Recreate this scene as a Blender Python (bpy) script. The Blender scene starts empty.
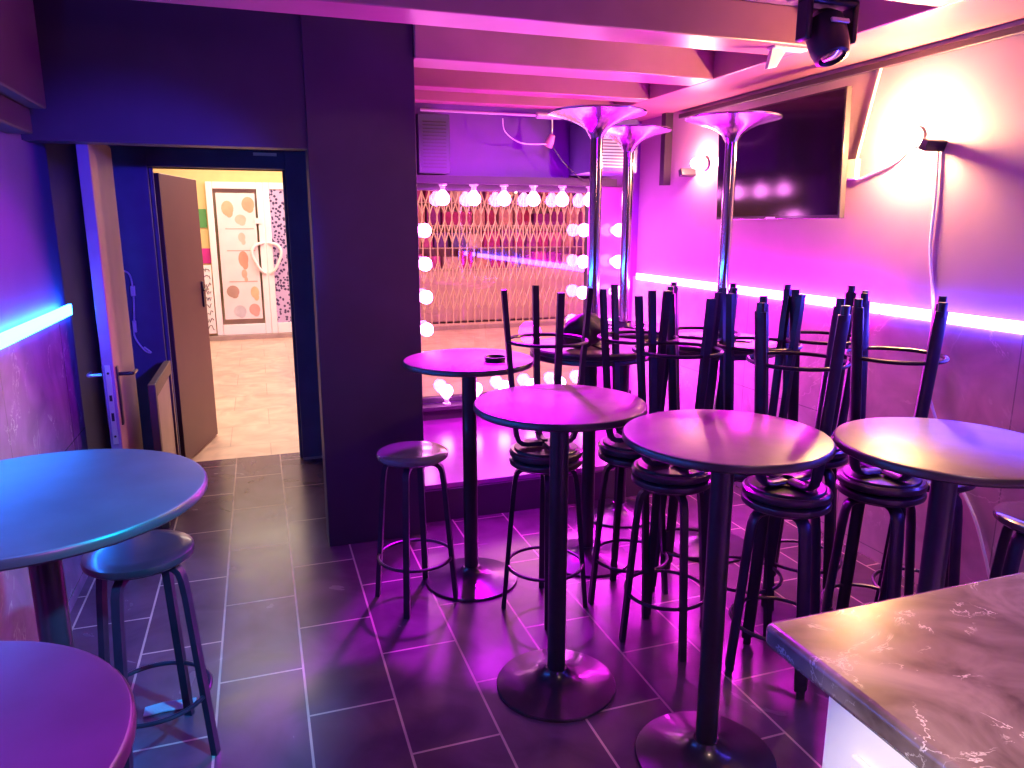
import bpy, math, random
from mathutils import Vector, Matrix
PI = math.pi
random.seed(7)
SC = bpy.context.scene
COL = SC.collection

# ------------------------------------------------------------------ camera
F = 740.0
cam_d = bpy.data.cameras.new('camera')
cam = bpy.data.objects.new('camera', cam_d); COL.objects.link(cam)
pitch = math.atan(159 / F); yaw = math.atan(257 / math.hypot(F, 159))
hd = Vector((math.sin(yaw), math.cos(yaw), 0)); UPV = Vector((0, 0, 1))
fw = hd * math.cos(pitch) - UPV * math.sin(pitch)
cam.location = (0, 0, 1.70)
cam.rotation_euler = fw.to_track_quat('-Z', 'Y').to_euler()
cam_d.sensor_width = 36; cam_d.lens = 36 * F / 1024
cam_d.clip_start = 0.05; cam_d.clip_end = 100
SC.camera = cam

# ------------------------------------------------------------------ world, exposure, lamps
w = bpy.data.worlds.new('world'); SC.world = w; w.use_nodes = True
w.node_tree.nodes['Background'].inputs[0].default_value = (0.10, 0.05, 0.25, 1)
w.node_tree.nodes['Background'].inputs[1].default_value = 0.15
SC.view_settings.view_transform = 'Standard'; SC.view_settings.look = 'None'
SC.view_settings.exposure = 0.0; SC.view_settings.gamma = 1.0
SC.view_settings.use_curve_mapping = False

def lamp(name, kind, loc, color, power, target=None, size=0.1, angle=60, blend=0.3, size_y=None):
    d = bpy.data.lights.new(name, kind); d.color = color; d.energy = power
    if kind == 'SPOT': d.spot_size = math.radians(angle); d.spot_blend = blend; d.shadow_soft_size = size
    elif kind == 'POINT': d.shadow_soft_size = size
    elif kind == 'AREA':
        d.size = size
        if size_y: d.shape = 'RECTANGLE'; d.size_y = size_y
    o = bpy.data.objects.new(name, d); COL.objects.link(o); o.location = loc
    if target is not None:
        o.rotation_euler = (Vector(target) - Vector(loc)).to_track_quat('-Z', 'Y').to_euler()
    return o
# stage heads: magenta towards the alcove, blue towards the left corner; fills are added
lamp('alcove_spot', 'SPOT', (1.60, 3.45, 2.42), (0.55, 0.0, 1.0), 330, (1.9, 5.4, 0.5), 0.05, 95, 0.6)
lamp('alcove_fill', 'POINT', (2.30, 4.85, 0.75), (1.0, 0.0, 1.0), 80, None, 0.10)  # added magenta fill in mid-air, no fixture behind it
lamp('alcove_floor_fill', 'SPOT', (1.45, 4.75, 2.40), (0.72, 0.0, 1.0), 1100, (0.90, 2.1, 0), 0.10, 66, 0.7)  # added under the alcove ceiling to throw magenta on the floor
lamp('ceiling_fill', 'SPOT', (1.35, 3.45, 1.62), (0.55, 0.0, 1.0), 75, (1.1, 2.7, 2.6), 0.2, 150, 0.8)  # unseen upward fill added to tint ceiling and beam undersides
lamp('blue_spot', 'SPOT', (1.2, 0.6, 2.45), (0.0, 0.42, 0.78), 1150, (-0.74, 2.60, 0.35), 0.06, 37, 0.5)
lamp('door_fill', 'SPOT', (1.0, -0.4, 2.05), (0.06, 0.03, 1.0), 1000, (-0.92, 5.0, 1.42), 0.05, 22, 0.6)  # extra unseen beam added to turn the doorway frame blue
lamp('passage_fill', 'SPOT', (0.10, 3.55, 2.40), (0.80, 0.0, 1.0), 80, (-0.93, 3.45, 0.85), 0.05, 62, 0.7)  # added to colour the lower left wall, no lamp hangs here
lamp('violet_fill', 'SPOT', (0.6, -0.8, 2.5), (0.30, 0.0, 1.0), 34, (0.5, 2.6, 0.6), 0.15, 95, 0.8)  # faint unseen violet fill added over the middle of the room
lamp('left_violet_fill', 'SPOT', (0.7, -0.6, 2.4), (0.80, 0.05, 1.0), 560, (-0.75, 0.85, 1.0), 0.10, 38, 0.8)  # unseen fill added to turn the corner table purple
# unseen warm fills added for the counter, its cabinet and the near room
lamp('counter_fill', 'SPOT', (1.25, 0.25, 2.45), (1.0, 0.62, 0.46), 105, (1.25, 0.35, 1.1), 0.10, 85, 0.6)  # added to lift the dark worktop, no lamp known above it
lamp('cabinet_fill', 'SPOT', (-0.35, 0.35, 1.95), (1.0, 0.84, 0.66), 130, (0.745, 0.50, 0.82), 0.05, 26, 0.6)  # unseen narrow fill added to whiten the cabinet side
lamp('bar_fill', 'POINT', (0.9, -0.9, 2.2), (1.0, 0.34, 0.30), 18, None, 0.12)  # added warm fill behind the camera, no fixture there
# corridor outside
lamp('corridor_light', 'AREA', (0.2, 6.9, 2.95), (1.0, 0.78, 0.60), 115, (0.2, 6.9, 0), 2.0, size_y=1.2)
lamp('corridor_light', 'AREA', (0.2, 10.6, 2.95), (1.0, 0.82, 0.64), 115, (0.2, 10.6, 0), 3.0, size_y=1.6)
lamp('corridor_light', 'AREA', (4.3, 9.6, 2.95), (1.0, 0.46, 0.62), 260, (4.3, 9.6, 0), 3.0, size_y=3.0)

# ------------------------------------------------------------------ materials
MATS = {}
def mat(name, color, rough=0.5, metal=0.0, var=0.12, scale=6.0, bump=0.0, spec=0.5, coat=0.0):
    if name in MATS: return MATS[name]
    m = bpy.data.materials.new(name); m.use_nodes = True; nt = m.node_tree
    b = nt.nodes['Principled BSDF']
    b.inputs['Roughness'].default_value = rough; b.inputs['Metallic'].default_value = metal
    b.inputs['Specular IOR Level'].default_value = spec
    b.inputs['Coat Weight'].default_value = coat; b.inputs['Coat Roughness'].default_value = 0.08
    tc = nt.nodes.new('ShaderNodeTexCoord'); n = nt.nodes.new('ShaderNodeTexNoise')
    n.inputs['Scale'].default_value = scale; n.inputs['Detail'].default_value = 5
    nt.links.new(tc.outputs['Object'], n.inputs['Vector'])
    r = nt.nodes.new('ShaderNodeValToRGB')
    r.color_ramp.elements[0].color = tuple(c * (1 - var) for c in color) + (1,)
    r.color_ramp.elements[1].color = tuple(min(1, c * (1 + var)) for c in color) + (1,)
    r.color_ramp.elements[0].position = 0.3; r.color_ramp.elements[1].position = 0.7
    nt.links.new(n.outputs['Fac'], r.inputs[0]); nt.links.new(r.outputs[0], b.inputs['Base Color'])
    if bump:
        bp = nt.nodes.new('ShaderNodeBump'); bp.inputs['Strength'].default_value = bump; bp.inputs['Distance'].default_value = 0.01
        nt.links.new(n.outputs['Fac'], bp.inputs['Height']); nt.links.new(bp.outputs[0], b.inputs['Normal'])
    MATS[name] = m; return m
def emit(name, color, strength):
    m = bpy.data.materials.new(name); m.use_nodes = True; nt = m.node_tree
    nt.nodes.clear(); e = nt.nodes.new('ShaderNodeEmission'); o = nt.nodes.new('ShaderNodeOutputMaterial')
    e.inputs[0].default_value = color + (1,); e.inputs[1].default_value = strength
    nt.links.new(e.outputs[0], o.inputs[0]); MATS[name] = m; return m
def glass_mat(name, refl=0.12, tint=(1, 1, 1), rough=0.0):
    m = bpy.data.materials.new(name); m.use_nodes = True; nt = m.node_tree; nt.nodes.clear()
    t = nt.nodes.new('ShaderNodeBsdfTransparent'); t.inputs[0].default_value = tint + (1,)
    g = nt.nodes.new('ShaderNodeBsdfGlossy'); g.inputs['Roughness'].default_value = rough
    fr = nt.nodes.new('ShaderNodeFresnel'); fr.inputs[0].default_value = 1.5
    a = nt.nodes.new('ShaderNodeMath'); a.operation = 'ADD'; a.inputs[1].default_value = refl; a.use_clamp = True
    x = nt.nodes.new('ShaderNodeMixShader'); o = nt.nodes.new('ShaderNodeOutputMaterial')
    nt.links.new(fr.outputs[0], a.inputs[0]); nt.links.new(a.outputs[0], x.inputs[0])
    nt.links.new(t.outputs[0], x.inputs[1]); nt.links.new(g.outputs[0], x.inputs[2]); nt.links.new(x.outputs[0], o.inputs[0])
    return m
def tile_mat(name, base, base2, mortar, bw, rh, x0, y0, msize, rough, axes='XY', offset=0.5, bump=0.15, veins=None):
    m = bpy.data.materials.new(name); m.use_nodes = True; nt = m.node_tree; b = nt.nodes['Principled BSDF']
    ge = nt.nodes.new('ShaderNodeNewGeometry'); sp = nt.nodes.new('ShaderNodeSeparateXYZ'); cb = nt.nodes.new('ShaderNodeCombineXYZ')
    nt.links.new(ge.outputs['Position'], sp.inputs[0])
    for i, (ax, off) in enumerate(zip(axes, (x0, y0))):
        s = nt.nodes.new('ShaderNodeMath'); s.operation = 'SUBTRACT'; s.inputs[1].default_value = off
        nt.links.new(sp.outputs[ax], s.inputs[0]); nt.links.new(s.outputs[0], cb.inputs[i])
    br = nt.nodes.new('ShaderNodeTexBrick'); br.offset = offset; br.offset_frequency = 2; br.squash = 1
    for k, v in (('Scale', 1), ('Mortar Size', msize), ('Mortar Smooth', 0.1), ('Bias', 0), ('Brick Width', bw), ('Row Height', rh)): br.inputs[k].default_value = v
    br.inputs['Color1'].default_value = base + (1,); br.inputs['Color2'].default_value = base2 + (1,); br.inputs['Mortar'].default_value = mortar + (1,)
    nt.links.new(cb.outputs[0], br.inputs['Vector'])
    n = nt.nodes.new('ShaderNodeTexNoise'); n.inputs['Scale'].default_value = 3.5; n.inputs['Detail'].default_value = 9; n.inputs['Distortion'].default_value = 1.2
    nt.links.new(ge.outputs['Position'], n.inputs['Vector'])
    mx = nt.nodes.new('ShaderNodeMix'); mx.data_type = 'RGBA'; mx.blend_type = 'MULTIPLY'; mx.inputs[0].default_value = 0.55
    rr = nt.nodes.new('ShaderNodeValToRGB'); rr.color_ramp.elements[0].color = (.45, .45, .45, 1); rr.color_ramp.elements[1].color = (1.3, 1.3, 1.3, 1)
    rr.color_ramp.elements[0].position = .3; rr.color_ramp.elements[1].position = .7
    nt.links.new(n.outputs['Fac'], rr.inputs[0]); nt.links.new(br.outputs['Color'], mx.inputs[6]); nt.links.new(rr.outputs[0], mx.inputs[7])
    out = mx.outputs[2]
    if veins: out = add_veins(nt, ge.outputs['Position'], out, veins)
    nt.links.new(out, b.inputs['Base Color'])
    ra = nt.nodes.new('ShaderNodeMapRange'); ra.inputs[3].default_value = rough * .7; ra.inputs[4].default_value = rough * 1.5
    nt.links.new(n.outputs['Fac'], ra.inputs[0]); nt.links.new(ra.outputs[0], b.inputs['Roughness'])
    bp = nt.nodes.new('ShaderNodeBump'); bp.inputs['Strength'].default_value = bump; bp.inputs['Distance'].default_value = 0.004; bp.invert = True
    nt.links.new(br.outputs['Fac'], bp.inputs['Height']); nt.links.new(bp.outputs[0], b.inputs['Normal'])
    return m
def add_veins(nt, vec, col, veins):
    vc, scale, width = veins
    n = nt.nodes.new('ShaderNodeTexNoise'); n.inputs['Scale'].default_value = scale; n.inputs['Detail'].default_value = 6
    n.inputs['Distortion'].default_value = 0.8; n.inputs['Roughness'].default_value = .62
    nt.links.new(vec, n.inputs['Vector'])
    s = nt.nodes.new('ShaderNodeMath'); s.operation = 'SUBTRACT'; s.inputs[1].default_value = .5; nt.links.new(n.outputs['Fac'], s.inputs[0])
    a = nt.nodes.new('ShaderNodeMath'); a.operation = 'ABSOLUTE'; nt.links.new(s.outputs[0], a.inputs[0])
    r = nt.nodes.new('ShaderNodeMapRange'); r.inputs[1].default_value = 0; r.inputs[2].default_value = width; r.inputs[3].default_value = 1; r.inputs[4].default_value = 0
    nt.links.new(a.outputs[0], r.inputs[0])
    n2 = nt.nodes.new('ShaderNodeTexNoise'); n2.inputs['Scale'].default_value = scale * 1.7; nt.links.new(vec, n2.inputs['Vector'])
    r2 = nt.nodes.new('ShaderNodeMapRange'); r2.inputs[1].default_value = .48; r2.inputs[2].default_value = .6; nt.links.new(n2.outputs['Fac'], r2.inputs[0])
    mu = nt.nodes.new('ShaderNodeMath'); mu.operation = 'MULTIPLY'; nt.links.new(r.outputs[0], mu.inputs[0]); nt.links.new(r2.outputs[0], mu.inputs[1])
    mx = nt.nodes.new('ShaderNodeMix'); mx.data_type = 'RGBA'; nt.links.new(mu.outputs[0], mx.inputs[0])
    nt.links.new(col, mx.inputs[6]); mx.inputs[7].default_value = vc + (1,)
    return mx.outputs[2]
def marble_mat(name, c1, c2, vein, rough, scale=5, vs=4, vw=.02):
    m = mat(name, c1, rough, scale=scale); nt = m.node_tree; b = nt.nodes['Principled BSDF']
    r = [n for n in nt.nodes if n.type == 'VALTORGB'][0]
    r.color_ramp.elements[0].color = c1 + (1,); r.color_ramp.elements[1].color = c2 + (1,)
    tc = [n for n in nt.nodes if n.type == 'TEX_COORD'][0]
    nz = [n for n in nt.nodes if n.type == 'TEX_NOISE'][0]; nz.inputs['Distortion'].default_value = 1.5; nz.inputs['Detail'].default_value = 8
    o = add_veins(nt, tc.outputs['Object'], r.outputs[0], (vein, vs, vw))
    nt.links.new(o, b.inputs['Base Color']); return m

M_floor = tile_mat('dark floor tile', (.075, .034, .075), (.095, .045, .095), (.38, .26, .27), .615, .308, .27, .062, .0045, .22, 'YX')
M_cfloor = tile_mat('tan corridor tile', (.62, .44, .33), (.66, .48, .36), (.45, .32, .25), .6, .6, 0, 0, .004, .3, 'XY')
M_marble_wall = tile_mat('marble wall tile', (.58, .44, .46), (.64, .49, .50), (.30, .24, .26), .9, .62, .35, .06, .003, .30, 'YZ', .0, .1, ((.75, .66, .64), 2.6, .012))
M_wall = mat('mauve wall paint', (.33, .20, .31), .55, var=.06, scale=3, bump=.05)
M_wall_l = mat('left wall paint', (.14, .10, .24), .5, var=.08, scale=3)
M_dark = mat('dark plum paint', (.032, .014, .040), .50, var=.15, scale=4)
M_back = mat('purple wall paint', (.13, .02, .26), .5, var=.1, scale=4)
M_ceil = mat('ceiling paint', (.18, .06, .26), .5, var=.08, scale=3)
M_beam = mat('beam paint', (.32, .13, .17), .32, var=.08, scale=5)
M_plat = mat('platform vinyl', (.24, .03, .26), .20, var=.1, scale=5)
M_frame = mat('door frame paint', (.10, .10, .20), .35, var=.1)
M_black = mat('black metal', (.022, .018, .032), .30, .35, var=.2, scale=20, coat=.3)
M_leg = mat('stool leg metal', (.030, .018, .045), .34, .4, var=.2, scale=15)
M_blackp = mat('black plastic', (.015, .013, .02), .35, var=.2)
M_vinyl = mat('black vinyl', (.030, .016, .030), .28, var=.2, scale=12, bump=.08, coat=.3)
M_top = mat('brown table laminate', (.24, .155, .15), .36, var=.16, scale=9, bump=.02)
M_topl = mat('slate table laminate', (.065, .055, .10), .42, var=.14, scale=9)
M_rim = mat('dark table edge', (.03, .022, .03), .35)
M_chrome = mat('chrome', (.80, .78, .82), .10, 1.0, var=.03)
M_bchrome = mat('brushed base steel', (.62, .55, .68), .20, 1.0, var=.05)
M_brown = mat('brown door paint', (.10, .042, .042), .42, var=.08, scale=3)
M_tan = mat('tan door varnish', (.55, .34, .25), .4, var=.1, scale=3)
M_edge = mat('door edge laminate', (.20, .13, .28), .4)
M_steel = mat('satin steel', (.60, .60, .64), .3, .7, var=.05)
M_white = mat('white plastic', (.80, .78, .76), .35, var=.03)
M_whitep = mat('white painted panel', (.86, .83, .80), .4, var=.03)
M_yellow = mat('yellow corridor wall', (.80, .62, .26), .6, var=.05)
M_cream = mat('cream wall', (.75, .62, .50), .6, var=.05)
M_curb = mat('grey step stone', (.36, .28, .24), .6)
M_green = mat('green paper', (.10, .36, .10), .6); M_pinkp = mat('magenta paper', (.62, .03, .30), .6)
M_ink = mat('black ink', (.06, .05, .05), .6)
M_gate = mat('cream gate metal', (.72, .58, .42), .4, .3, var=.06)
M_marble_top = marble_mat('brown marble', (.07, .045, .045), (.26, .19, .185), (.62, .55, .52), .22, 6, 7.0, .010)
M_screen = mat('tv screen', (.010, .008, .012), .10, var=.1, spec=.7)
M_tvf = mat('tv bezel', (.05, .04, .05), .25, coat=.4)
M_glass = glass_mat('window glass', .05, (.98, .86, .96))
M_cglass = glass_mat('door glass', .05, (.95, .95, 1))
M_bulb = emit('globe bulb glow', (1.0, .22, .90), 26)
M_ledm = emit('magenta led', (1.0, .015, .90), 200)
M_ledb = emit('blue led', (.08, .05, 1.0), 62)
M_ledl = emit('left blue led', (.015, .17, 1.0), 60)
M_warm = emit('sconce glow', (1.0, .54, .20), 3200)
M_warm2 = emit('far sconce glow', (1.0, .42, .28), 700)

# ------------------------------------------------------------------ mesh builder
class MB:
    def __init__(s): s.v = []; s.f = []
    def box(s, x0, y0, z0, x1, y1, z1, M=None):
        b = len(s.v); P = [(x0,y0,z0),(x1,y0,z0),(x1,y1,z0),(x0,y1,z0),(x0,y0,z1),(x1,y0,z1),(x1,y1,z1),(x0,y1,z1)]
        if M is not None: P = [tuple(M @ Vector(p)) for p in P]
        s.v += P
        s.f += [tuple(b+i for i in q) for q in ((0,3,2,1),(4,5,6,7),(0,1,5,4),(1,2,6,5),(2,3,7,6),(3,0,4,7))]
        return s
    def quad(s, *pts):
        b = len(s.v); s.v += [tuple(p) for p in pts]; s.f.append(tuple(range(b, b+len(pts)))); return s
    def lathe(s, prof, n=32, M=None):
        # profile of (r, z); r = 0 closes with a pole
        b0 = len(s.v); rings = []
        for r, z in prof:
            if r < 1e-6: rings.append([len(s.v)]); s.v.append((0, 0, z))
            else:
                rings.append(list(range(len(s.v), len(s.v)+n)))
                s.v += [(r*math.cos(2*PI*i/n), r*math.sin(2*PI*i/n), z) for i in range(n)]
        for a, c in zip(rings, rings[1:]):
            for i in range(n):
                j = (i+1) % n
                if len(a) == 1 and len(c) == 1: continue
                if len(a) == 1: s.f.append((a[0], c[j], c[i]))
                elif len(c) == 1: s.f.append((a[i], a[j], c[0]))
                else: s.f.append((a[i], a[j], c[j], c[i]))
        if M is not None: s.v[b0:] = [tuple(M @ Vector(p)) for p in s.v[b0:]]
        return s
    def tube(s, path, r, n=8, closed=False, r2=None, side=None, rect=False, rads=None):
        P = [Vector(p) for p in path]; m = len(P); rings = []; prev = None
        for k, p in enumerate(P):
            if closed: t = P[(k+1) % m] - P[k-1]
            else: t = P[min(k+1, m-1)] - P[max(k-1, 0)]
            t.normalize()
            if side is not None: a = Vector(side); a = (a - t*a.dot(t)).normalized()
            else:
                a = prev if prev is not None else (Vector((0,0,1)) if abs(t.z) < .9 else Vector((1,0,0)))
                a = (a - t*a.dot(t)).normalized()
            prev = a; c = t.cross(a); q = rads[k] if rads else 1
            rings.append(list(range(len(s.v), len(s.v)+(4 if rect else n))))
            rb = r2 if r2 else r
            if rect:
                for sx, sy in ((1,1),(-1,1),(-1,-1),(1,-1)): s.v.append(tuple(p + a*r*sx*q + c*rb*sy*q))
            else:
                for i in range(n):
                    g = 2*PI*i/n; s.v.append(tuple(p + a*r*math.cos(g)*q + c*rb*math.sin(g)*q))
        nn = len(rings[0])
        for k in range(m if closed else m-1):
            A = rings[k]; B = rings[(k+1) % m]
            for i in range(nn): j = (i+1) % nn; s.f.append((A[i], A[j], B[j], B[i]))
        if not closed: s.f.append(tuple(reversed(rings[0]))); s.f.append(tuple(rings[-1]))
        return s
    def prism(s, pts, z0, z1, M=None):
        b = len(s.v); n = len(pts)
        P = [(x, y, z0) for x, y in pts] + [(x, y, z1) for x, y in pts]
        if M is not None: P = [tuple(M @ Vector(p)) for p in P]
        s.v += P; s.f.append(tuple(b+i for i in reversed(range(n)))); s.f.append(tuple(b+n+i for i in range(n)))
        for i in range(n): j = (i+1) % n; s.f.append((b+i, b+j, b+n+j, b+n+i))
        return s
    def build(s, name, m, parent=None, bevel=0, loc=None, sharp=35):
        me = bpy.data.meshes.new(name); me.from_pydata(s.v, [], s.f)
        me.polygons.foreach_set('use_smooth', [True]*len(me.polygons)); me.update()
        me.set_sharp_from_angle(angle=math.radians(sharp))
        o = bpy.data.objects.new(name, me); COL.objects.link(o); me.materials.append(m)
        if parent is not None: o.parent = parent
        if loc: o.location = loc
        if bevel:
            bv = o.modifiers.new('bevel', 'BEVEL'); bv.width = bevel; bv.segments = 2; bv.limit_method = 'ANGLE'
        return o
def tag(o, label=None, cat=None, group=None, kind=None):
    for k, v in (('label', label), ('category', cat), ('group', group), ('kind', kind)):
        if v: o[k] = v
    return o
def thing(name, label, cat, loc=(0,0,0), rot=(0,0,0), group=None):
    o = bpy.data.objects.new(name, None); COL.objects.link(o); o.location = loc; o.rotation_euler = rot
    o.empty_display_size = .1
    return tag(o, label, cat, group)
def struct(name, mb, m, parent=None, bevel=0, label=None, cat=None):
    o = mb.build(name, m, parent, bevel)
    if parent is None: tag(o, label or name.replace('_', ' '), cat or name.split('_')[0], None, 'structure')
    return o
def dup(root, loc, rot, label, group=None):
    c = root.copy(); COL.objects.link(c); c.location = loc; c.rotation_euler = rot; c['label'] = label
    if group: c['group'] = group
    for ch in root.children:
        d = ch.copy(); COL.objects.link(d); d.parent = c
        for g in ch.children:
            e = g.copy(); COL.objects.link(e); e.parent = d
    return c
def circ(r, z, n=32, cx=0, cy=0): return [(cx+r*math.cos(2*PI*i/n), cy+r*math.sin(2*PI*i/n), z) for i in range(n)]
def rotM(loc, rz=0, rx=0, ry=0): return Matrix.Translation(loc) @ Matrix.Rotation(rz, 4, 'Z') @ Matrix.Rotation(ry, 4, 'Y') @ Matrix.Rotation(rx, 4, 'X')
def smooth_path(pts, n=6):
    P = [Vector(p) for p in pts]; out = []
    for i in range(len(P)-1):
        a = P[max(i-1,0)]; b = P[i]; c = P[i+1]; d = P[min(i+2,len(P)-1)]
        for k in range(n):
            t = k/n; out.append(.5*((2*b)+(c-a)*t+(2*a-5*b+4*c-d)*t*t+(3*b-a-3*c+d)*t**3))
    out.append(P[-1]); return out

# ------------------------------------------------------------------ the room shell
XL, XR, YB = -.93, 2.95, 5.5
struct('floor', MB().box(-1.3, -1.6, -.1, XR+.15, 5.66, 0), M_floor, label='dark rectangular floor tiles with pale grout', cat='floor')
struct('floor_outside', MB().box(-5, 5.66, -.1, 8.6, 15.2, -.002), M_cfloor, label='tan tiled corridor floor outside the bar', cat='floor')
struct('ceiling', MB().box(-1.3, -1.6, 2.66, XR+.15, 5.66, 2.76), M_ceil, label='purple-lit ceiling between the beams', cat='ceiling')
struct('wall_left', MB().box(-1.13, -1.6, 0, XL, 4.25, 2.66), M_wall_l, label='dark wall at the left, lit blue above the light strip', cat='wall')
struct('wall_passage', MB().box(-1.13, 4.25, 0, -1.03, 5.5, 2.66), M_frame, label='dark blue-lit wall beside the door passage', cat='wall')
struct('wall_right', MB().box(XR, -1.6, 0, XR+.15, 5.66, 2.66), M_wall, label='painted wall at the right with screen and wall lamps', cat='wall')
struct('wall_near', MB().box(-1.13, -1.75, 0, XR+.15, -1.6, 2.66), M_dark, label='wall behind the counter', cat='wall')
bw = MB()
DX0, DX1, DZ = -.636, .222, 2.07
WX0, WX1, WZ0, WZ1 = .98, 2.56, .34, 2.0
bw.box(-1.13, YB, 0, DX0, YB+.16, 2.66).box(DX0, YB, DZ, DX1, YB+.16, 2.66).box(DX1, YB, 0, WX0, YB+.16, 2.66)
bw.box(WX0, YB, 0, WX1, YB+.16, WZ0).box(WX0, YB, WZ1, WX1, YB+.16, 2.66).box(WX1, YB, 0, XR, YB+.16, 2.66)
struct('wall_back', bw, M_back, label='purple back wall holding the doorway and the shop window', cat='wall')
struct('wall_pillar', MB().box(.265, 3.84, 0, .795, 4.02, 2.66), M_dark, bevel=.004, label='dark full-height pillar between doorway and window alcove', cat='pillar')
struct('wall_header', MB().box(XL-.1, 3.85, 2.06, .265, 3.97, 2.66), M_dark, label='dark boxed header above the door passage', cat='wall')
struct('wall_partition', MB().box(.58, 4.02, 0, .795, YB, 2.66), M_dark, label='dark partition behind the pillar', cat='wall')
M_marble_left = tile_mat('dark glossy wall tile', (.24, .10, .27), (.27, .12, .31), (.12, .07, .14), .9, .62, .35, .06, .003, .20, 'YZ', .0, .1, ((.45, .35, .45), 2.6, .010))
M_floor.node_tree.nodes['Principled BSDF'].inputs['Specular IOR Level'].default_value = 0.28
# marble wainscots and ledges
struct('wall_wainscot_right', MB().box(XR-.03, -1.6, 0, XR, 4.0, 1.27).box(XR-.03, 4.0, .22, XR, YB, 1.27), M_marble_wall, label='pale marble tiles on the lower right wall', cat='wainscot')
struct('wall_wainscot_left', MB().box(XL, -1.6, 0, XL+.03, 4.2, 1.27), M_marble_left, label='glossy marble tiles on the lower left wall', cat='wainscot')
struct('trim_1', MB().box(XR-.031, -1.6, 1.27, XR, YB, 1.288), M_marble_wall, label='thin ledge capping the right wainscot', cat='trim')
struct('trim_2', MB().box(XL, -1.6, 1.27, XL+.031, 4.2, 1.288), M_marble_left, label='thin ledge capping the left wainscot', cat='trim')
# ceiling beams
for i, (y, wd) in enumerate(((1.25, .22), (2.12, .22), (3.00, .22), (3.88, .23), (4.55, .14), (5.05, .12))):
    x0 = XL if y < 3.8 else (.796 if y > 3.9 else XL)
    if y == 3.88: mb = MB().box(XL, y-.045, 2.5, XR-.46, y+.02-.005, 2.66).box(.796, y+.015, 2.5, XR-.46, y+wd, 2.66)
    else: mb = MB().box(x0, y, 2.5, XR-.46, y+wd, 2.66)
    if y == 3.88: mb = MB().box(.796, y-.06, 2.5, XR-.46, y+.17, 2.66)
    struct('trim_%d' % (3+i), mb, M_beam, bevel=.006, label='boxed ceiling beam number %d counted from the counter' % (i+1), cat='beam')
struct('trim_9', MB().box(XR-.46, -1.6, 2.5, XR, YB, 2.66), M_beam, bevel=.006, label='long boxed soffit running along the right wall', cat='soffit')
struct('trim_10', MB().box(XL, -1.2, 2.16, XL+.16, 3.62, 2.66).box(XL, -1.2, 2.06, XL+.10, 3.62, 2.16), M_dark, bevel=.008, label='dark boxed casing high on the left wall', cat='soffit')
struct('trim_11', MB().box(XR-.028, .5, 2.445, XR, 4.9, 2.475), M_dark, bevel=.003, label='narrow dark cable trunking below the right soffit', cat='trim')
# platform of the alcove
struct('floor_platform', MB().box(.796, 4.02, .19, XR, YB, .22), M_plat, bevel=.004, label='glossy raised platform in the window alcove, lit magenta', cat='platform')
struct('baseboard_platform', MB().box(.796, 4.0, 0, XR, 4.04, .19), M_dark, label='dark riser of the raised platform', cat='baseboard')
struct('baseboard_window', MB().box(.796, YB-.04, .22, XR-.03, YB, .33), M_dark, label='dark kerb under the shop window', cat='baseboard')

# doorway frame
fr = MB()
fr.box(-.85, YB-.04, 0, DX0, YB+.17, 2.19).box(DX1, YB-.04, 0, .39, YB+.17, 2.19).box(DX0, YB-.04, DZ, DX1, YB+.17, 2.19)
fr.box(-.90, YB-.055, 0, -.85, YB, 2.19).box(DX0, YB+.02, 0, DX0+.025, YB+.06, DZ).box(DX1-.02, YB+.02, 0, DX1, YB+.06, DZ)
o = struct('door_1', fr, M_frame, bevel=.004, label='dark frame of the doorway, lit blue', cat='door frame')
struct('exit_plate', MB().box(.02, YB-.05, 2.155, .17, YB-.04, 2.175), M_white, o)
struct('threshold_strip', MB().box(.222, YB-.045, .0, .36, YB-.03, .018), M_steel, o)

# window frame, glass
wf = MB()
for x0, x1 in ((WX0, WX0+.04), (WX1-.04, WX1)): wf.box(x0, YB+.02, WZ0, x1, YB+.10, WZ1)
wf.box(WX0, YB+.02, WZ0, WX1, YB+.10, WZ0+.04).box(WX0, YB+.02, WZ1-.05, WX1, YB+.10, WZ1)
win = struct('window_1', wf, M_dark, bevel=.004, label='large shop window behind the bulbs', cat='window')
struct('window_pane', MB().box(WX0+.035, YB+.055, WZ0+.035, WX1-.035, YB+.061, WZ1-.045), M_glass, win)
struct('window_sill', MB().box(WX0-.03, YB-.12, WZ0-.03, WX1+.2, YB+.02, WZ0), M_dark, win, .004)
struct('trim_12', MB().box(WX0-.05, YB-.10, 1.995, WX1+.14, YB, 2.05), M_dark, label='dark rail above the window carrying the bulbs', cat='trim')
struct('trim_13', MB().box(WX1, YB-.03, WZ0, WX1+.26, YB, 1.995), mat('glossy jamb panel', (.30, .12, .30), .12), bevel=.003, label='glossy purple panel right of the window', cat='trim')

# corridor shell
struct('wall_corridor', MB().box(-5, 12.06, 0, 2.32, 12.2, 3.0).box(-5.1, 5.66, 0, -5, 12.2, 3.0).box(8.5, 5.66, 0, 8.6, 15.2, 3.0)
       .box(-5, 5.50, 0, -1.13, 5.66, 3.0).box(XR+.15, 5.50, 0, 8.6, 5.66, 3.0).box(-1.13, 5.62, 2.66, XR+.15, 5.66, 3.0), M_yellow, label='yellow corridor wall across from the door', cat='wall')
struct('ceiling_corridor', MB().box(-5, 5.5, 3.0, 8.6, 15.2, 3.1), M_cream, label='corridor ceiling', cat='ceiling')
struct('wall_shop', MB().box(2.2, 14.0, 0, 8.6, 14.1, 3.0).box(2.2, 12.06, 0, 2.32, 14, 3.0), mat('pink shop wall', (.40, .10, .30), .6), label='pink back wall of the gated shop', cat='wall')
struct('floor_step', MB().box(-1.6, 11.86, 0, 8.0, 12.06, .06), M_curb, label='low stone step before the opposite shops', cat='step')

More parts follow.
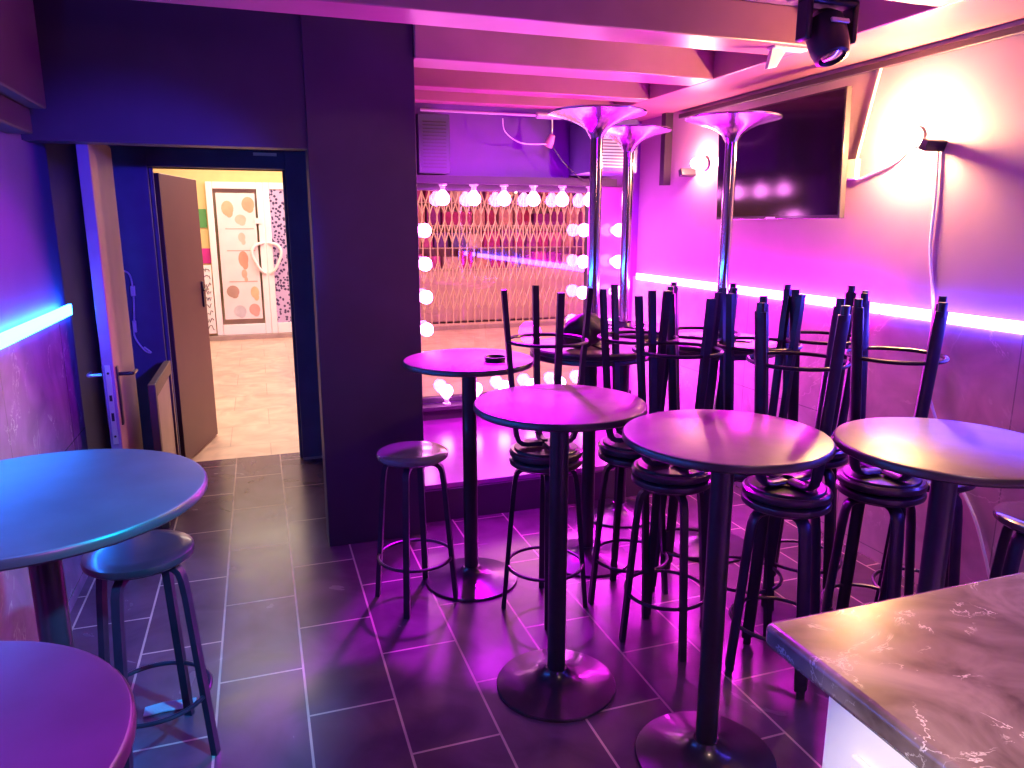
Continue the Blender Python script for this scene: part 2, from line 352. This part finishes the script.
# ------------------------------------------------------------------ corridor: glass doors, boards
gd = thing('glass_shop_door', 'white-framed double glass door with posters across the corridor', 'door', (.12, 12.02, .06))
f = MB()
for x in (-.77, -.07, .02, .72): f.box(x, -.06, 0, x+.089, 0, 2.26)
for xa, xb in ((-.68, -.07), (.11, .72)): f.box(xa, -.06, 2.16, xb, 0, 2.26).box(xa, -.06, 0, xb, 0, .16)
f.build('door_frame', M_whitep, gd, .008)
MB().box(-.68, -.035, .16, -.07, -.025, 2.16).build('glass_pane', M_cglass, gd)
mm = mat('violet mosaic film', (.45, .38, .55), .3)
nt = mm.node_tree; vo = nt.nodes.new('ShaderNodeTexVoronoi'); vo.inputs['Scale'].default_value = 22
tc = [n for n in nt.nodes if n.type == 'TEX_COORD'][0]; nt.links.new(tc.outputs['Object'], vo.inputs['Vector'])
rp = nt.nodes.new('ShaderNodeValToRGB'); rp.color_ramp.interpolation = 'CONSTANT'
rp.color_ramp.elements[0].color = (.05, .03, .10, 1); rp.color_ramp.elements[1].color = (.50, .40, .60, 1); rp.color_ramp.elements[1].position = .42
nt.links.new(vo.outputs['Distance'], rp.inputs[0]); nt.links.new(rp.outputs[0], nt.nodes['Principled BSDF'].inputs['Base Color'])
MB().box(.11, -.035, .16, .72, -.025, 2.16).build('mosaic_pane', mm, gd)
for sgn, nm in ((-1, 'left'), (1, 'right')):
    pts = [(.02+sgn*.03, -.07, 1.38), (.02+sgn*.16, -.11, 1.34), (.02+sgn*.21, -.12, 1.22), (.02+sgn*.12, -.11, 1.0), (.02+sgn*.03, -.07, .92)]
    MB().tube(smooth_path(pts), .022, 8).build('bow_handle', M_white, gd)
MB().box(-.12, -.08, 1.66, -.02, -.06, 1.74).build('closer_box', M_white, gd)
ps = tag(MB().box(-.52, 11.955, .30, .02, 11.965, 2.16).build('door_poster', mat('pale poster paper', (.78, .70, .68), .5, var=.04)), 'pale poster with small food pictures on the glass door', 'poster')
def disc(mb, cx, cz, r, y, sq=1.0): mb.quad(*[(cx+r*math.cos(a*PI/8), y, cz+r*sq*math.sin(a*PI/8)) for a in range(16)])
for cx, cz, r, sq, c in ((-.37, 1.94, .085, 1.3, (.72, .40, .24)), (-.08, 2.0, .09, 1.2, (.74, .36, .22)), (-.2, 1.78, .08, .9, (.72, .48, .36)), (-.2, 1.52, .05, 1.4, (.76, .5, .4)), (-.2, 1.2, .07, 1.7, (.68, .30, .20)), (-.2, .98, .04, 1.7, (.7, .42, .3)), (-.38, .72, .09, 1, (.42, .28, .22)), (-.07, .7, .06, 1.5, (.76, .48, .28)), (-.3, .42, .09, 1, (.50, .50, .52)), (-.09, .44, .08, 1.1, (.70, .34, .28))):
    mb = MB(); disc(mb, cx, cz, r, 11.953, sq); disc(mb, cx+.02, cz-.05*sq, r*.6, 11.952, sq); mb.build('food_picture', mat('food ink %.2f %.2f' % (cx, cz), c, .5), ps)
for cz in (1.64, 1.32, .86): MB().box(-.42, 11.951, cz, -.02, 11.954, cz+.012).build('caption_line', mat('faded red ink', (.62, .35, .30), .5), ps)
tag(MB().box(-.90, 12.045, 1.66, -.67, 12.055, 1.93).build('notice_board', M_green), 'green square notice on the yellow corridor wall', 'poster')
tag(MB().box(-.84, 12.045, .98+.16, -.64, 12.055, 1.36).build('notice_board', M_pinkp), 'magenta square notice below the green one', 'poster')
sb = tag(MB().box(-.93, 11.93, .10, -.66, 11.95, 1.12).build('sandwich_board', M_whitep), 'white board covered in black handwriting beside the glass door', 'sign')
random.seed(3)
for k in range(9):
    z = 1.04-k*.105; x = -.905; p = []
    while x < -.68: p.append((x, 11.926, z+random.uniform(-.045, .045))); x += random.uniform(.006, .022)
    MB().tube(p, .005, 4).build('written_line', M_ink, sb)

# scissor gate and the shop behind it
GX0, GX1, GH = 2.42, 6.6, 2.55
g = thing('scissor_gate', 'cream folding scissor gate closed across the shop seen through the window', 'gate', (0, 11.98, .06))
n = 34
for i in range(n+1):
    x = GX0+(GX1-GX0)*i/n
    MB().box(x-.010, -.010, 0, x+.010, .010, GH).build('gate_bar', M_gate, g)
MB().box(GX0, -.03, 0, GX1, .03, .03).build('bottom_rail', M_gate, g); MB().box(GX0, -.03, GH, GX1, .03, GH+.06).build('top_rail', M_gate, g)
mb = MB(); st = (GX1-GX0)/n
for i in range(n):
    x = GX0+st*i
    for z0 in (.25, .70, 1.35, 1.80, 2.20):
        for s in (0, 1):
            mb.tube([(x+st*s, -.016, z0), (x+st*(1-s), -.016, z0+.36)], .011, 4)
mb.build('lattice', M_gate, g)
sh = thing('shop_shelf', 'cream shelf wall of goods behind the scissor gate', 'shelf', (0, 12.6, 0))
mb = MB()
for z in (.06, .95, 1.32, 1.70, 2.08, 2.5): mb.box(2.4, 0, z-.02, 7.4, .4, z)
mb.box(2.4, .4, .0, 7.4, .43, 2.55)
mb.build('shelf_board', M_cream, sh)
MB().box(2.4, -.02, .06, 7.4, .0, .92).build('front_panel', mat('cream shop front', (.78, .58, .52), .5), sh)
cols = [(.55, .03, .25), (.35, .03, .35), (.75, .40, .32), (.20, .06, .40), (.85, .60, .55), (.45, .02, .12), (.16, .10, .42), (.70, .12, .45)]
random.seed(11); pk = 0
rown = ['lowest', 'second', 'third', 'top']
for r, z in enumerate((.95, 1.32, 1.70, 2.08)):
    x = 2.45; k = 0
    while x < 6.9:
        wd = random.uniform(.15, .30); hh = random.uniform(.20, .32); c = random.choice(range(len(cols)))
        mb = MB().box(x, .06, z, x+wd, .32, z+hh)
        o = mb.build('goods_package', mat('goods %d' % c, cols[c], .5, var=.25, scale=14), None, .01, loc=(0, 12.6, 0))
        k += 1
        tag(o, '%s package on the %s shelf behind the gate' % (('magenta', 'plum', 'tan', 'violet', 'cream', 'crimson', 'indigo', 'pink')[c], rown[r]), 'package', '%s packages on the %s shop shelf' % (('magenta', 'plum', 'tan', 'violet', 'cream', 'crimson', 'indigo', 'pink')[c], rown[r]))
        x += wd+random.uniform(.02, .08)

# ------------------------------------------------------------------ doors of the bar
# brown leaf open to the corridor
bd = thing('door_leaf', 'brown door leaf standing open into the corridor', 'door', (DX0+.03, YB+.10, .01), (0, 0, math.radians(77)))
MB().box(0, -.02, 0, .80, .02, 2.03).build('leaf_panel', M_brown, bd, .004)
h = MB().box(.70, -.032, 1.06, .74, -.02, 1.26).box(.70, .02, 1.06, .74, .032, 1.26).build('handle_plate', M_blackp, bd, .003)
for s in (-1, 1): MB().tube([(.72, s*.02, 1.20), (.72, s*.06, 1.20), (.71, s*.065, 1.20), (.60, s*.065, 1.20)], .009, 8).build('lever_handle', M_black, h)
# leaf seen edge-on with lock face
ang = math.atan2(.8, -.075)
ld = thing('door_leaf', 'door leaf seen edge-on at the left with steel lock plate', 'door', (-.765, 4.84, .01), (0, 0, math.atan2(-.84, .035)))
MB().box(0, -.024, 0, .84, .024, 2.12).build('leaf_panel', M_edge, ld, .002)
MB().box(0.01, .024, .01, .835, .0265, 2.11).build('face_veneer', M_tan, ld)
pl = MB().box(.84, -.012, .62, .844, .012, 1.02)
lp = pl.build('lock_faceplate', M_steel, ld, .001)
MB().box(.844, -.006, .74, .85, .006, .78).box(.844, -.006, .84, .846, .006, .87).lathe([(0, .003), (.006, .003), (.006, 0)], 10, Matrix.Translation((.844, 0, .98)) @ Matrix.Rotation(PI/2, 4, 'Y')).lathe([(0, .003), (.006, .003), (.006, 0)], 10, Matrix.Translation((.844, 0, .66)) @ Matrix.Rotation(PI/2, 4, 'Y')).build('latch_bolt', M_black, lp)
for s in (-1, 1):
    hp = MB().box(.74, s*.024, .70, .785, s*.036, 1.0).build('handle_plate', M_blackp, ld, .003)
    MB().tube(smooth_path([(.763, s*.03, .96), (.763, s*.085, .96), (.755, s*.10, .96), (.66, s*.105, .955)]), .0095, 8).build('lever_handle', M_steel if s < 0 else M_black, hp)

# low framed panel in front of the doorway
lf = thing('framed_board', 'low wooden framed board standing left of the open doorway', 'board', (-.60, 4.40, 0))
fb = MB(); fb.box(-.02, 0, .08, .02, .06, .84).box(-.02, .74, .08, .02, .80, .84).box(-.02, .06, .76, .02, .74, .84).box(-.02, .06, .08, .02, .74, .20)
fb.box(-.02, 0, 0, .02, .05, .08).box(-.02, .75, 0, .02, .80, .08)
fb.build('board_frame', M_brown, lf, .004)
MB().box(-.008, .06, .20, .008, .74, .76).build('board_panel', M_tan, lf)

# ------------------------------------------------------------------ tables
def table(name, loc, label, topm, rot=(0,0,0), R=.30, H=1.10, kind='dark', group=None, rz=0):
    t = thing(name, label, 'table', loc, rot, group)
    MB().lathe([(0, H), (R-.012, H), (R-.004, H-.002), (R-.001, H-.006), (R-.001, H-.010)], 72).lathe([(0, H-.028), (R-.02, H-.028)], 72).build('tabletop', topm, t)
    MB().lathe([(R-.0015, H-.004), (R+.001, H-.008), (R+.001, H-.022), (R-.006, H-.028), (R-.03, H-.0285)], 72).build('table_rim', M_rim, t)
    if kind == 'dark':
        MB().lathe([(.034, .07), (.034, H-.05), (.034, H-.03)], 24).build('pole', M_black, t)
        MB().lathe([(0, 0), (.222, 0), (.225, .006), (.222, .012), (.19, .018), (.14, .026), (.09, .038), (.058, .052), (.045, .068), (.040, .075), (.0, .078)], 64).build('base', M_black, t)
    else:
        MB().lathe([(.029, .09), (.029, H-.03)], 28).build('pole', M_chrome, t)
        MB().lathe([(0, 0), (.220, 0), (.225, .004), (.222, .010), (.17, .022), (.12, .036), (.08, .054), (.05, .078), (.034, .105), (.030, .115), (0, .116)], 64).build('base', M_bchrome, t)
    c = MB().box(-.16, -.018, H-.036, .16, .018, H-.0285).box(-.018, -.16, H-.036, .018, .16, H-.0285).lathe([(.05, H-.06), (.06, H-.036)], 20)
    c.build('mounting_cross', M_black, t)
    return t
T1 = (.962, 2.315); T2 = (1.272, 1.790); T3 = (1.81, 1.50); T4 = (.889, 3.235); T5 = (1.52, 3.27); T6 = (2.20, 3.20); T7 = (1.96, 3.765)
table('bar_table', (*T1, 0), 'round bar table with purple sheen standing frontmost in the middle of the room', M_top)
table('bar_table', (*T2, 0), 'round brown bar table crossed by stool-leg shadows, left of the counter corner', M_top)
table('bar_table', (*T3, 0), 'round brown bar table nearest the right wall, above the marble counter', M_top)
table('bar_table', (*T4, 0), 'round bar table beside the dark pillar before the window alcove', M_top)
table('bar_table', (*T5, 0), 'round bar table at the back carrying a black bag and an upturned table', M_top)
table('bar_table', (*T6, 0), 'round bar table at the back right under the lone upturned table', M_top)
table('bar_table', (*T7, 0), 'round bar table rearmost by the platform under an upturned table', M_top)
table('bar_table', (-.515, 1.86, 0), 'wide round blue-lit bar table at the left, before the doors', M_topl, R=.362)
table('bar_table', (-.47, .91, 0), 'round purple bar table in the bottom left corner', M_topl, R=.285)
C1 = (1.51, 3.24); C2 = (1.95, 3.77); C3 = (2.20, 3.19)
table('upturned_bar_table', (*C1, 2.203), 'leftmost upturned table with chrome pole and disc base near the ceiling', M_top, (PI, 0, 0), kind='chrome')
table('upturned_bar_table', (*C2, 2.203), 'upturned chrome-pole table farthest back, just right of the leftmost one', M_top, (PI, 0, .3), kind='chrome')
table('upturned_bar_table', (*C3, 2.203), 'rightmost upturned chrome-pole table, in front of the television', M_top, (PI, 0, .6), kind='chrome')

# ------------------------------------------------------------------ stools
SH = .72
def make_stool(name, label, wide=False, loc=(0,0,0), rot=(0,0,0), seatm=None):
    t = thing(name, label, 'stool', loc, rot)
    seatm = seatm or M_vinyl
    MB().lathe([(0, SH), (.115, SH), (.146, SH-.002), (.157, SH-.008), (.160, SH-.018), (.158, SH-.028), (.150, SH-.034), (.0, SH-.034)], 40).build('seat', seatm, t)
    MB().lathe([(.0, SH-.043), (.135, SH-.043), (.138, SH-.040), (.138, SH-.034), (0, SH-.033)], 32).build('seat_plate', M_blackp, t)
    fx = []
    for k in range(4):
        a = PI/4+k*PI/2; cr = Vector((math.cos(a), math.sin(a), 0)); sd = (-math.sin(a), math.cos(a), 0)
        pr = [(.02, SH-.058), (.085, SH-.058), (.108, SH-.062), (.124, SH-.076), (.132, SH-.10), (.140, SH-.16), (.186, .03 if wide else .0)]
        pts = [cr*r+Vector((0, 0, z)) for r, z in pr]
        if wide: MB().tube(pts, .027, 14, side=sd, r2=.012).build('leg', M_leg, t)
        else: MB().tube(pts, .0135, 8, side=sd, r2=.010, rect=True).build('leg', M_leg, t)
        if wide: MB().tube([cr*.1855+Vector((0,0,.05)), cr*.187], .0165, 10, side=sd, r2=.013).build('foot_cap', M_blackp, t)
    MB().tube(circ(.168, .215, 40), .0075, 8, closed=True).build('foot_ring', M_leg, t)
    return t
D = math.radians
slim = make_stool('bar_stool', 'single upright stool with a bare round seat beside the dark pillar', False, (.598, 3.14, 0), (0, 0, D(20)), mat('grey stool seat', (.09, .08, .11), .25, coat=.8))
slim2 = None; wide = None
pairs = [  # x, y, turn, wide, words
    ((1.13, 2.87), 28, False, 'leftmost pair'),
    ((1.53, 2.82), 41, False, 'second pair from left'),
    ((1.52, 2.48), 38, False, 'between the two frontmost tables'),
    ((1.86, 2.85), 44, True, 'before the rightmost upturned table'),
    ((1.90, 2.50), 50, False, 'mid-cluster behind the brown table'),
    ((1.80, 2.135), 39, True, 'right behind the leg-shadowed table'),
    ((2.27, 2.56), 46, True, 'back row beside the right wall'),
    ((2.22, 2.11), 30, True, 'behind the rightmost table')]
tmpl = {}
for (x, y), rz, wd, words in pairs:
    for flip in (0, 1):
        lab = ('upturned black stool with legs in the air, ' if flip else 'upright black stool under another, ')+words
        loc = (x, y, 2*SH+.001 if flip else 0); rot = (PI if flip else 0, 0, D(rz+(12 if flip else 0)))
        if wd not in tmpl: tmpl[wd] = make_stool('bar_stool', lab, wd, loc, rot)
        else: o = dup(tmpl[wd], loc, rot, lab)
dup(tmpl[True], (2.53, 2.16, 0), (0, 0, D(45)), 'upright dark stool half hidden under the table nearest the right wall')
make_stool('bar_stool', 'shiny-seated stool at the right edge of the picture beyond the counter', True, (2.525, 1.68, 0), (0, 0, D(45)), mat('glossy maroon seat', (.10, .05, .06), .16, coat=.6))
dup(tmpl[False], (-.41, 2.40, 0), (0, 0, D(22)), 'dark stool behind the blue-lit table at the left')

# ------------------------------------------------------------------ counter
ct = thing('bar_counter', 'white bar counter cabinet under the marble worktop', 'counter', (0, 0, 0))
MB().box(.745, -1.4, .08, 2.3, .76, 1.06).build('cabinet_body', M_whitep, ct, .003)
MB().box(.79, -1.4, 0, 2.3, .70, .08).build('plinth', M_blackp, ct)
for y in (.70, .04, -.62): MB().box(.735, y-.60, .14, .745, y, .98).build('side_panel', M_whitep, ct, .003)
top = tag(MB().box(.705, -1.4, 1.06, 2.35, .862, 1.10).build('marble_worktop', M_marble_top, None, .010), 'brown marble worktop with white veins at the bottom right', 'worktop')

# ------------------------------------------------------------------ television
tv = thing('television', 'black flat television on the right wall near the ceiling', 'television', (XR-.105, 3.125, 2.052), (D(-2), 0, PI/2))
MB().box(0, 0, -.318, 1.085, .035, .318).build('tv_case', M_tvf, tv, .004)
MB().box(.010, .035, -.300, 1.075, .037, .308).build('tv_screen', M_screen, tv)
MB().box(.50, .037, -.3155, .58, .0385, -.3055).build('logo_badge', M_steel, tv)
MB().box(.25, -.04, -.20, .85, 0, .16).build('rear_housing', M_blackp, tv, .01)
MB().box(.40, -.095, -.10, .70, -.04, .10).build('wall_mount', M_black, tv)

# ------------------------------------------------------------------ wall lamps
def sconce(y, z, m, sgn, label):
    # a bare bulb in a holder, a small shade block on its sgn side
    t = thing('wall_sconce', label, 'wall lamp', (XR, y, z))
    MB().lathe([(0, -.02), (.04, -.02), (.045, -.014), (.045, 0), (0, 0)], 20, Matrix.Rotation(-PI/2, 4, 'Y') @ Matrix.Translation((0, 0, .02))).build('wall_plate', M_steel, t)
    MB().tube([(-.01, 0, 0), (-.05, 0, 0)], .012, 10).build('holder', M_steel, t)
    MB().lathe([(0, -.034), (.016, -.030), (.030, -.014), (.034, 0), (.030, .016), (.016, .030), (0, .034)], 18, Matrix.Translation((-.08, 0, 0))).build('lamp_bulb', m, t)
    MB().box(-.115, sgn*.15-.02, -.024, -.0, sgn*.15+.02, .024, rotM((0, 0, 0), 0, -sgn*.35)).build('shade_block', M_black, t, .003)
    return t
sconce(2.81, 2.10, M_warm, -1, 'glowing wall lamp beside the television on the right wall')
sconce(4.56, 2.11, M_warm2, 1, 'smaller glowing wall lamp behind the upturned tables near the far corner')

# light strips
def strip(name, x, y0, y1, m, label, sgn):
    o = MB().box(min(x, x+sgn*.014), y0, 1.268, max(x, x+sgn*.014), y1, 1.318).build(name, m); return tag(o, label, 'light strip')
strip('led_strip', XR-.031, 2.9, 5.42, M_ledm, 'magenta-white light strip on the far part of the right wall', -1)
strip('led_strip', XR-.031, .2, 2.88, M_ledb, 'blue-white light strip on the near part of the right wall', -1)
strip('led_strip', XL+.031, .6, 4.16, M_ledl, 'blue light strip along the left wall', 1)

# ------------------------------------------------------------------ globe bulbs round the window
bt = None
def bulb(loc, rot, label, group):
    global bt
    if bt is None:
        bt = thing('globe_bulb', label, 'light bulb', loc, rot, group)
        MB().lathe([(0, -.155), (.026, -.149), (.045, -.132), (.052, -.108), (.046, -.082), (.028, -.058), (.018, -.046), (0, -.044)], 18).build('bulb_glass', M_bulb, bt)
        MB().lathe([(0, 0), (.032, 0), (.032, -.010), (.019, -.014), (.018, -.045), (0, -.046)], 16).build('bulb_socket', M_white, bt)
        return bt
    return dup(bt, loc, rot, label, group)
ords = ['first', 'second', 'third', 'fourth', 'fifth', 'sixth']
for i in range(6): bulb((1.315+i*.236, YB-.05, 1.994), (0, 0, 0), ords[i]+' globe bulb from the left in the row above the window', 'bulbs above the window')
for i in range(6): bulb((1.315+i*.236, YB-.05, WZ0+.001), (PI, 0, 0), ords[i]+' globe bulb from the left in the row under the window', 'bulbs under the window')
for i in range(5): bulb((WX1-.005, YB-.05, 1.66-i*.245), (0, PI/2, 0), ords[i]+' globe bulb from the top in the column right of the window', 'bulbs right of the window')
for i in range(5): bulb((WX1+.15, YB-.032, 1.66-i*.245), (-PI/2, 0, 0), ords[i]+' globe bulb from the top, added as reflection in the glossy panel', 'added reflection bulbs on the glossy panel')  # added bulbs stand in for the column's reflection in the panel
for i in range(5): bulb((WX0+.095, YB-.02, 1.66-i*.245), (0, -PI/2, 0), ords[i]+' globe bulb from the top in the column left of the window', 'bulbs left of the window')

# ------------------------------------------------------------------ vents, speaker boxes, small fixtures
def vent(loc, label, wd, dp, hh, m):
    t = thing('vent_box', label, 'vent', loc)
    MB().box(0, 0, 0, wd, dp, hh).build('vent_case', m, t, .006)
    for k in range(14): z = .035+k*(hh-.07)/14; MB().box(.03, -.006, z, wd-.03, .004, z+.010).build('louver_slat', M_steel if m is M_frame else M_blackp, t)
vent((1.12, YB-.16, 2.06), 'dark louvered box left above the window', .23, .16, .40, mat('dark vent case', (.05, .05, .10), .4))
vent((2.30, YB-.50, 2.07), 'louvered grey box at the right above the window bulbs', .36, .42, .37, M_frame)
rail = thing('rail_spotlight', 'thin rail with a small hanging spotlight and looped cable above the window', 'spotlight', (0, 5.15, 2.455))
MB().tube([(1.10, 0, 0), (1.97, 0, 0)], .009, 8).build('rail', M_steel, rail)
MB().tube([(1.93, 0, 0), (2.12, 0, 0)], .022, 10).build('rail_end', M_steel, rail)
MB().tube([(2.05, 0, 0), (2.05, 0, -.12)], .007, 6).build('drop_rod', M_steel, rail)
MB().lathe([(0, .04), (.020, .035), (.028, 0), (.032, -.05), (.024, -.05), (0, -.03)], 14, rotM((2.04, 0, -.16), .5, .5)).build('spot_head', M_tan, rail)
MB().tube(smooth_path([(1.68, 0, -.03), (1.70, 0, -.12), (1.82, 0, -.19), (2.02, 0, -.19)]), .004, 6).build('loop_cable', M_white, rail)
MB().tube(smooth_path([(2.05, 0, -.2), (2.15, 0, -.32), (2.30, 0, -.44)]), .004, 6).build('hanging_cable', M_black, rail)

mh = thing('moving_head_light', 'black moving-head stage light hanging from the ceiling at the top', 'stage light', (2.055, 2.425, 2.66))
MB().box(-.12, -.10, -.15, .12, .10, 0).build('base_box', M_blackp, mh, .015)
MB().box(-.115, -.035, -.30, -.09, .035, -.15).box(.09, -.035, -.30, .115, .035, -.15).box(-.115, -.035, -.175, .115, .035, -.15).build('yoke', M_black, mh, .01)
hm = rotM((0, 0, -.27), 0, D(-25))
hh = MB().lathe([(0, .085), (.045, .08), (.070, .05), (.074, 0), (.070, -.06), (.060, -.095), (.048, -.10), (.048, -.085), (0, -.085)], 28, hm).build('head', M_blackp, mh)
MB().lathe([(0, -.098), (.03, -.095), (.046, -.086)], 20, hm).build('lens', M_chrome, hh)
MB().box(-.04, -.080, -.005, .04, -.070, .012, hm).build('status_strip', M_steel, hh, .003)
lb = thing('plastic_bracket', 'small white bracket under the beam beside the stage light', 'bracket', (2.34, 3.06, 2.50))
MB().box(-.05, -.03, -.012, .14, .03, 0).prism([(-.07, -.10), (-.02, -.09), (.03, -.012), (-.05, -.012)], -.012, .012, Matrix.Rotation(PI/2, 4, 'X')).build('bracket_body', M_white, lb, .003)

# vertical conduit in the far right corner
tag(MB().box(XR-.06, 5.02, 1.99, XR-.0, 5.08, 2.50).build('wall_conduit', M_dark), 'dark upright conduit on the right wall near the far corner', 'conduit')

# cables
xw = XR-.012
cb = MB().tube(smooth_path([(xw, 2.68, 2.03), (xw, 2.665, 1.80), (xw, 2.66, 1.60), (xw, 2.62, 1.40), (XR-.06, 2.56, 1.29), (XR-.055, 2.55, 1.0), (XR-.05, 2.50, .85), (XR-.04, 2.36, .60), (XR-.04, 2.22, .40), (XR-.05, 2.05, .02)]), .007, 8)
tag(cb.build('lamp_cable', M_white), 'white cable hanging from the near wall lamp to the floor', 'cable')
cb = MB().tube(smooth_path([(xw, 3.06, 2.46), (xw, 3.10, 2.306), (xw, 3.143, 2.121), (xw, 3.17, 2.0), (xw, 3.157, 1.93), (xw, 3.037, 1.958), (xw, 2.901, 2.004), (xw, 2.82, 2.08)]), .006, 8)
c = tag(cb.build('power_cable', M_white), 'white cable running from the trunking past the television to the wall lamp', 'cable')
MB().box(XR-.03, 3.15, 1.93, XR, 3.23, 2.03).build('junction_box', M_white, c, .004)
yk = YB-.065
cb = MB().tube(smooth_path([(-.84, yk, 1.41), (-.80, yk, 1.38), (-.79, yk, 1.27), (-.80, yk, 1.10), (-.81, yk, .98), (-.76, yk, .88), (-.72, yk, .86), (-.76, yk, .90)]), .006, 8)
c = tag(cb.build('switch_cable', M_white), 'white cable with inline switch hanging left of the doorway', 'cable')
MB().box(-.805, yk-.012, 1.24, -.775, yk+.012, 1.31).build('inline_switch', M_white, c, .005)
MB().box(-.815, yk-.012, 1.0, -.79, yk+.012, 1.08).build('plug_adapter', M_white, c, .005)

# ------------------------------------------------------------------ small things on tables
bg = thing('black_bag', 'crumpled black bag lying on the back table among stool legs', 'bag', (1.43, 3.17, 1.135))
nb = 26; ma = 12; mb = MB(); random.seed(5)
vv = []
for j in range(ma+1):
    th = PI*j/ma; row = []
    for i in range(nb):
        ph = 2*PI*i/nb; k = 1+.16*math.sin(3*ph+2*th)+.10*math.sin(7*ph-3*th)+random.uniform(-.03, .03)
        r = math.sin(th)*k; row.append((.105*r*math.cos(ph)+.01*math.cos(th), .075*r*math.sin(ph), .075+.085*math.cos(th)*(1+.25*math.sin(2*ph)*math.sin(th))))
    vv.append(row)
for row in vv: mb.v += [(x, y, max(z, .0)) for x, y, z in row]
for j in range(ma):
    for i in range(nb): a = j*nb+i; b = j*nb+(i+1) % nb; mb.f.append((a, a+nb, b+nb, b))
mb.build('bag_body', mat('black cloth', (.012, .010, .016), .7, bump=.3, scale=20), bg, sharp=180)
MB().tube(smooth_path([(.05, 0, .13), (.11, 0, .12), (.13, .01, .09), (.10, .02, .07)]), .006, 6).build('bag_strap', M_blackp, bg)
at = tag(MB().lathe([(0, 0), (.045, 0), (.050, .02), (.046, .02), (.040, .006), (0, .006)], 24).build('ashtray', M_blackp, None, loc=(.985, 3.14, 1.101)), 'small flat dark ashtray on the table beside the pillar', 'ashtray')
pc = MB()
for k in range(7): pc.tube([(0, k*.008, .006), (.06, k*.0085, .012), (.17, k*.0075+.006, .006)], .004, 6, r2=.003)
tag(pc.build('pleated_strip', mat('pale lilac plastic', (.35, .28, .42), .35), None, loc=(-.49, 2.60, 0)), 'pleated pale strip lying on the floor beside the purple corner table', 'scrap')
